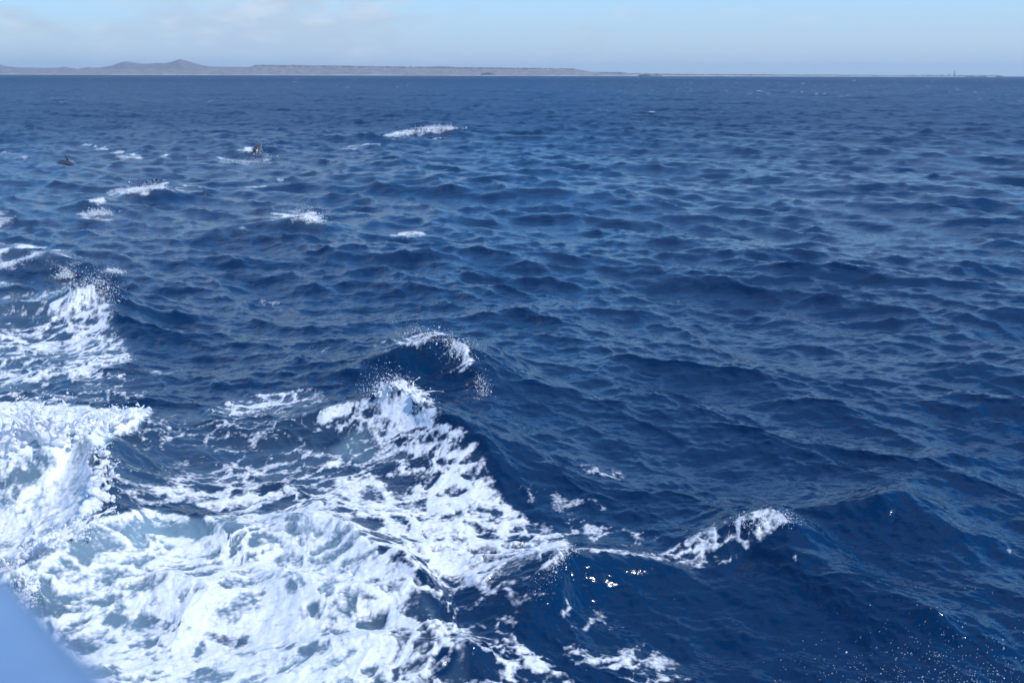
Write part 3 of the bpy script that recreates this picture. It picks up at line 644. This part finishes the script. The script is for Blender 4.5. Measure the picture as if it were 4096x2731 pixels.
def dolphin(loc, heading, pitch, bend, label, length=2.3, roll=0):
    s_ = np.linspace(0, 1, 40); ns = 18
    rr = np.interp(s_, [0, .015, .05, .085, .11, .17, .26, .36, .48, .6, .72, .83, .92, .97, 1], [.004, .016, .022, .026, .050, .078, .098, .108, .104, .086, .062, .040, .024, .022, .012]) * length
    zr = np.interp(s_, [0, .1, .3, .6, .9, 1], [.8, .95, 1.0, 1.1, 1.25, .6])
    # arched spine in the x-z plane, nose towards +x, dorsal fin at s = .45 on top
    ang = (s_ - .45) * bend; ds = length / (len(s_) - 1)
    px = np.zeros(40); pz = np.zeros(40); c0 = 18
    for i in range(c0 + 1, 40): a = (ang[i] + ang[i - 1]) / 2; px[i] = px[i - 1] - ds * math.cos(a); pz[i] = pz[i - 1] - ds * math.sin(a)
    for i in range(c0 - 1, -1, -1): a = (ang[i] + ang[i + 1]) / 2; px[i] = px[i + 1] + ds * math.cos(a); pz[i] = pz[i + 1] + ds * math.sin(a)
    fr = lambda i: (np.array([px[i], 0, pz[i]]), np.array([math.cos(ang[i]), 0, math.sin(ang[i])]), np.array([-math.sin(ang[i]), 0, math.cos(ang[i])]))
    Vd, bk = [], []
    th = np.linspace(0, 2 * np.pi, ns, endpoint=False)
    for i in range(40):
        c, tdir, up = fr(i)
        for t in th:
            Vd.append(c + rr[i] * (math.cos(t) * np.array([0, 1, 0]) + math.sin(t) * zr[i] * up)); bk.append(.5 + .5 * math.sin(t))
    i = np.arange(39)[:, None] * ns; j_ = np.arange(ns)[None, :]; k_ = (j_ + 1) % ns
    parts = [(np.array(Vd), np.stack([i + j_, i + ns + j_, i + ns + k_, i + k_], -1).reshape(-1, 4))]; back = list(bk)
    def fin(base, tip_dir, chord_dir, span, ch0, ch1, sweep, thick, bval):
        nrm = np.cross(tip_dir, chord_dir); out = []
        for q in np.linspace(0, 1, 7):
            c = base + tip_dir * span * q - chord_dir * sweep * q ** 1.4; w = (ch0 + (ch1 - ch0) * q ** .8) / 2; h = thick * (1 - .8 * q)
            for t in np.linspace(0, 2 * np.pi, 10, endpoint=False): out.append(c + chord_dir * w * math.cos(t) + nrm * h * math.sin(t))
        i = np.arange(6)[:, None] * 10; j = np.arange(10)[None, :]; k = (j + 1) % 10
        parts.append((np.array(out), np.stack([i + j, i + k, i + 10 + k, i + 10 + j], -1).reshape(-1, 4))); back.extend([bval] * len(out))
    c, td, up = fr(18); fin(c + up * rr[18] * .8, up, td, .135 * length, .15 * length, .02 * length, .11 * length, .018 * length, .95)
    for sy in (-1, 1):
        c, td, up = fr(11); dirn = np.array([0, sy, 0]) * .75 - up * .65; dirn /= np.linalg.norm(dirn)
        fin(c + dirn * rr[11] * .7, dirn, td, .14 * length, .075 * length, .015 * length, .09 * length, .014 * length, .7)
        c, td, up = fr(38); fin(c, np.array([0., sy, 0]), td, .125 * length, .10 * length, .012 * length, .08 * length, .016 * length, .9)
    v, fl = merge(parts)
    Mx = Matrix.Rotation(heading, 4, 'Z') @ Matrix.Rotation(-pitch, 4, 'Y') @ Matrix.Rotation(roll, 4, 'X')
    ob = mesh_np('dolphin', v, fl, M_DOLPHIN, True, attrs=dict(back=back))
    ob.matrix_world = Matrix.Translation(Vector(loc)) @ Mx
    return tag(ob, label, 'dolphin', 'dolphins surfacing beyond the wake')
w2 = surf(583, 352); DOLPHIN2 = w2
dolphin(w2 + np.array([0, .25, .06]), R(78), R(46), 1.2, 'dark grey dolphin arching tail on with a splash beside it, seen from behind', 2.0)
w1 = surf(157, 373); DOLPHIN1 = w1
dolphin(w1 + np.array([-.1, .2, -.04]), R(-22), R(-20), 1.7, 'dark dolphin nosing out of a wave face at far left', 2.0)

# ------------------------------------------------------------------ spray thrown off the crests: masses of droplets
def spray(label, pts, n, sx, up_, size, seed, fall=1.0, tend=0, drift=(0, 0), big=0.0):
    """droplets round a crest line given in drawing units; up_ = throw height in metres"""
    n = int(n * 2.6); dsz = size * .5; r = np.random.default_rng(seed); A = np.array([surf(x, y, 5) for x, y in pts])
    t = r.uniform(0, len(A) - 1, n); i = np.minimum(t.astype(int), len(A) - 2) if len(A) > 1 else np.zeros(n, int); f = (t - i)[:, None]
    B = A[i] * (1 - f) + A[np.minimum(i + 1, len(A) - 1)] * f
    h = r.exponential(.33, n) * up_ * (.35 + .9 * vnoise(t * 3.1, t * 0 + seed, seed))
    P = B + np.stack([r.normal(0, sx, n) + drift[0] * h / max(up_, .01), r.normal(0, sx, n) + drift[1] * h / max(up_, .01), h - .02], -1)
    rad_ = dsz * r.lognormal(-.25, .55, n) * np.clip(1.1 - .45 * h / max(up_, .01), .3, 1.1)
    parts = [blobs(P, rad_, None, OCT, seed)]
    for k in range(tend):
        b = B[r.integers(n)]; m = 14; tt_ = np.linspace(0, 1, m)[:, None]
        vel = np.array([r.normal(0, .35) + drift[0], r.normal(0, .25) + drift[1], 0]) * up_ ; top = up_ * r.uniform(.45, 1.15)
        path = b + vel * tt_ + np.array([0, 0, 1.0]) * (top * (2.0 * tt_ - 1.25 * tt_ ** 2)) + np.cumsum(r.normal(0, .010, (m, 3)), 0)
        parts.append(tube(path, size * (1.5 - 1.0 * tt_[:, 0]) * (1 + .35 * np.sin(tt_[:, 0] * 17 + k)), 6))
        parts.append(blobs(path[-1:], [size * r.uniform(1.1, 1.9)], None, ICO2, seed + k))
    if big:
        nb = int(n * big * .4); parts.append(blobs(B[:nb] + r.normal(0, sx * .8, (nb, 3)) * np.array([1, 1, .4]), size * r.uniform(.8, 2.2, nb), None, ICO2, seed + 5, .12))
    v, fl = merge(parts)
    return tag(mesh_np('spray', v, fl, M_SPRAY), label, 'spray', 'spray over breaking crests', 'stuff')
def fluid(label, pts, ntend, throw, r0, blob, nblob, voxel, seed, drift=(0, 0), drops=200, lean=.35):
    """a sheet-and-finger splash: tapering jets joined by webs, fused into one skin, plus loose drops"""
    r = np.random.default_rng(seed); A = np.array([surf(x, y, 5) for x, y in pts]); m = 16; parts = []; paths = []
    tl = np.sort(r.uniform(0, len(A) - 1.001, ntend))
    for t in tl:
        i = int(t); b = A[i] * (1 - t + i) + A[i + 1] * (t - i) + np.append(r.normal(0, .05, 2), -.05)
        q = np.linspace(0, 1, m)[:, None]; top = throw * r.uniform(.35, 1.2); vel = np.array([r.normal(0, lean) + drift[0], r.normal(0, lean * .7) + drift[1], 0]) * throw * 1.6
        curl = r.normal(0, .35, 3) * throw
        path = b + vel * q + np.array([0, 0, 1.0]) * top * (2.1 * q - 1.25 * q * q) + curl * q ** 3 * np.array([1, .5, .3]) + np.cumsum(r.normal(0, .006, (m, 3)), 0)
        rr = r0 * (1.5 - 1.12 * q[:, 0] ** .6) * (1 + .25 * np.sin(q[:, 0] * r.uniform(12, 22) + r.uniform(0, 6)))
        paths.append(path); parts.append(tube(path, rr, 7)); parts.append(blobs(path[-1:], [r0 * r.uniform(.7, 1.3)], None, ICO2, seed))
    for k in range(len(paths) - 1):
        for _ in range(2):
            i0, i1 = r.integers(3, m - 4), r.integers(3, m - 4); a0, a1 = paths[k][i0], paths[k + 1][i1]
            if np.linalg.norm(a0 - a1) < throw * .7:
                q = np.linspace(0, 1, 8)[:, None]; parts.append(tube(a0 * (1 - q) + a1 * q - np.array([0, 0, .10]) * throw * np.sin(np.pi * q), r0 * (.45 + .35 * np.abs(2 * q[:, 0] - 1)), 6))
    t = r.uniform(0, len(A) - 1.001, nblob); i = t.astype(int); f = (t - i)[:, None]
    B = A[i] * (1 - f) + A[i + 1] * f + r.normal(0, 1, (nblob, 3)) * np.array([blob * .9, blob * .9, blob * .55])
    parts.append(blobs(B, blob * r.uniform(.35, 1.0, nblob), np.stack([r.uniform(.8, 1.5, nblob)] * 2 + [r.uniform(.5, .8, nblob)], -1), ICO2, seed + 3, .08))
    v, fl = merge(parts); tmp = mesh_np('spray_tmp', v, fl)
    md = tmp.modifiers.new('r', 'REMESH'); md.mode = 'VOXEL'; md.voxel_size = voxel
    sm = tmp.modifiers.new('s', 'SMOOTH'); sm.factor = .5; sm.iterations = 3
    ev = tmp.evaluated_get(bpy.context.evaluated_depsgraph_get()); me = ev.to_mesh()
    nv = len(me.vertices); co = np.zeros(nv * 3, np.float32); me.vertices.foreach_get('co', co); co = co.reshape(-1, 3)
    me.calc_loop_triangles(); tri = np.zeros(len(me.loop_triangles) * 3, np.int32); me.loop_triangles.foreach_get('vertices', tri); tri = tri.reshape(-1, 3)
    ev.to_mesh_clear(); old = tmp.data; bpy.data.objects.remove(tmp); bpy.data.meshes.remove(old)
    PP = np.concatenate(paths); dp = PP[r.integers(0, len(PP), drops)] + r.normal(0, .10 * throw + .02, (drops, 3)) + np.array([0, 0, .25 * throw]) * r.uniform(-.3, 1.2, (drops, 1))
    v, fl = merge([(co, tri), blobs(dp, r0 * .55 * r.lognormal(-.5, .5, drops), None, ICO1, seed + 9)])
    return tag(mesh_np('spray', v, fl, M_SPRAY), label, 'spray', 'spray over breaking crests', 'stuff')
fluid('wild white splash with long water fingers at the left edge', [(-10, 1030), (40, 1010), (90, 1000), (130, 1010), (165, 1005), (200, 1000)], 44, .42, .019, .07, 90, .010, 201, (.05, 0), 420)
fluid('white splash on the small crest right of the wild splash', [(205, 985), (260, 960), (300, 950), (335, 945)], 18, .15, .016, .05, 50, .009, 202, (.1, 0), 140)
fluid('froth tumbling down the edge of the breaking bow wave', [(235, 1035), (240, 1075), (236, 1120), (215, 1170), (170, 1220), (110, 1250), (40, 1275)], 50, .16, .015, .05, 110, .010, 203, (.25, 0), 420)
spray('fine splash beside the boat edge at lower left', [(10, 1300), (45, 1340), (70, 1385)], 900, .06, .20, .009, 204, tend=10)
spray('spray leaping from the tall foam peak', [(850, 905), (905, 875), (930, 885), (975, 925)], 450, .09, .30, .009, 205, drift=(-.15, 0))
fluid('curling white fingers on top of the tall foam peak', [(870, 900), (905, 880), (935, 892), (975, 925)], 20, .13, .014, .04, 40, .008, 219, (.0, 0), 120)
spray('curtain of droplets off the glassy crest behind the foam peak', [(950, 782), (1000, 770), (1050, 790), (1068, 825)], 620, .13, .30, .009, 206, drift=(-.2, 0))
spray('little puff of droplets right of the glassy crest', [(1098, 868), (1106, 885), (1108, 905)], 200, .06, .18, .009, 207)
spray('spray on the foaming crest at the left', [(185, 660), (215, 642), (240, 660), (250, 690)], 600, .14, .30, .012, 208)
spray('white puff on the crest tip left of centre', [(665, 497), (705, 492), (728, 505)], 420, .18, .32, .016, 209)
spray('white puff on a crest at far left', [(210, 490), (245, 490)], 500, .16, .28, .019, 210)
spray('white spray along the far left crest', [(290, 440), (340, 431), (373, 425)], 700, .18, .28, .021, 211)
spray('tiny splash tip at the left beside the foam band', [(140, 632), (162, 630)], 300, .10, .24, .016, 212)
spray('white tip on the small crest beside the left foam', [(250, 619), (274, 622)], 220, .10, .14, .015, 213)
spray('bubbling spray on the right hand foam patch', [(1690, 1200), (1740, 1190), (1790, 1172), (1812, 1200)], 300, .07, .08, .008, 214)
spray('long white cap on the farthest large breaker', [(905, 309), (960, 299), (1010, 293), (1040, 294)], 700, .4, .32, .045, 215)
spray('splash round the arching dolphin', [(505, 364), (545, 370), (585, 368), (615, 365), (575, 345)], 420, .30, .22, .022, 216)
spray('few droplets round the dolphin in the wave face', [(150, 368), (165, 372)], 60, .18, .12, .016, 217)
spray('white droplets along the lip of the hollow front wave', [(1225, 1365), (1262, 1305), (1292, 1264), (1330, 1262)], 300, .04, .08, .007, 218)
# droplets falling at lower right
r_ = np.random.default_rng(230); n = 800
xx = 1720 + 640 * r_.beta(2.6, 1.5, n); yy = 1610 - 330 * r_.beta(1.0, 4.0, n); zz = r_.uniform(.05, .9, n)
P = on_level(xx * K, yy * K, zz)
v, f = blobs(P, .0022 * r_.lognormal(0, .3, n), None, ICO1, 231)
tag(mesh_np('spray', v, [f], M_SPRAY), 'scatter of fine falling droplets at lower right', 'spray', 'spray over breaking crests', 'stuff')

# ------------------------------------------------------------------ our own boat: the edge at the lower left, close to the lens
M_BOAT = make_noise_mat('gelcoat_shade_blue', (0.17, 0.29, 0.45), (0.19, 0.31, 0.47), 3.0, rough=.35)  # white gelcoat; the blue of sky-lit shade is put into its colour
boat = empty('boat', (-1.2, .2, 0)); tag(boat, 'blurred white boat edge with painted blue shade close by at lower left', 'boat')
def camp(px, py, dep):
    return np.array([0, 0, CAM_H]) + ray(px, py) * dep
edge = np.array([camp(-900, 1600, .9), camp(-400, 2030, .66), camp(-150, 2290, .55), camp(0, 2455, .49), (camp(65, 2540, .455)), camp(150, 2640, .42), camp(260, 2750, .38), camp(500, 2990, .34), camp(900, 3230, .3)])
tt0 = np.arange(len(edge)); t1 = np.linspace(0, len(edge) - 1, 60)
E_ = np.stack([np.interp(t1, tt0, edge[:, k]) for k in range(3)], -1)
for _ in range(6): E_[1:-1] = .25 * E_[:-2] + .5 * E_[1:-1] + .25 * E_[2:]
inn = np.array([-.82, -.25, 0]); inn /= np.linalg.norm(inn)
cs = [(-.04, -.06), (-.035, -.03), (-.02, -.008), (0, 0), (.03, -.004), (.10, -.03), (.2, -.09), (.32, -.19), (.45, -.34), (.55, -.6), (.6, -1.1)]
rows = [E_ + inn * a_ + np.array([0, 0, b_]) for a_, b_ in cs]
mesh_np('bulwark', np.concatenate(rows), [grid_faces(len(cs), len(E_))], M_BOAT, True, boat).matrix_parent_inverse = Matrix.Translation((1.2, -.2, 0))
rows = [E_ + inn * -.037 + np.array([0, 0, -.05])] + [np.stack([E_[:, 0] - .04 * k, E_[:, 1], np.maximum(E_[:, 2] - .05 - k * .5, -.6)], -1) for k in range(1, 11)]
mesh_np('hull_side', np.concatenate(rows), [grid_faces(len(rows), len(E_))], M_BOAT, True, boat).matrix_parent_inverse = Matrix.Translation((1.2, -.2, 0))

# ------------------------------------------------------------------ air between here and the far shore
hv, hf = box(-15500, 15500, -15500, 15500, -6, 160)
hm = bpy.data.materials.new('sea_haze'); hm.use_nodes = True; ht = hm.node_tree; ht.nodes.clear()
pv = nd(ht, 'ShaderNodeVolumePrincipled'); pv.inputs['Color'].default_value = (.68, .86, 1.0, 1); pv.inputs['Density'].default_value = 7e-5; pv.inputs['Anisotropy'].default_value = .2
ho = nd(ht, 'ShaderNodeOutputMaterial'); ht.links.new(pv.outputs[0], ho.inputs['Volume'])
tag(mesh_np('haze', hv, [hf], hm, False), 'thin pale sea haze', kind='stuff')
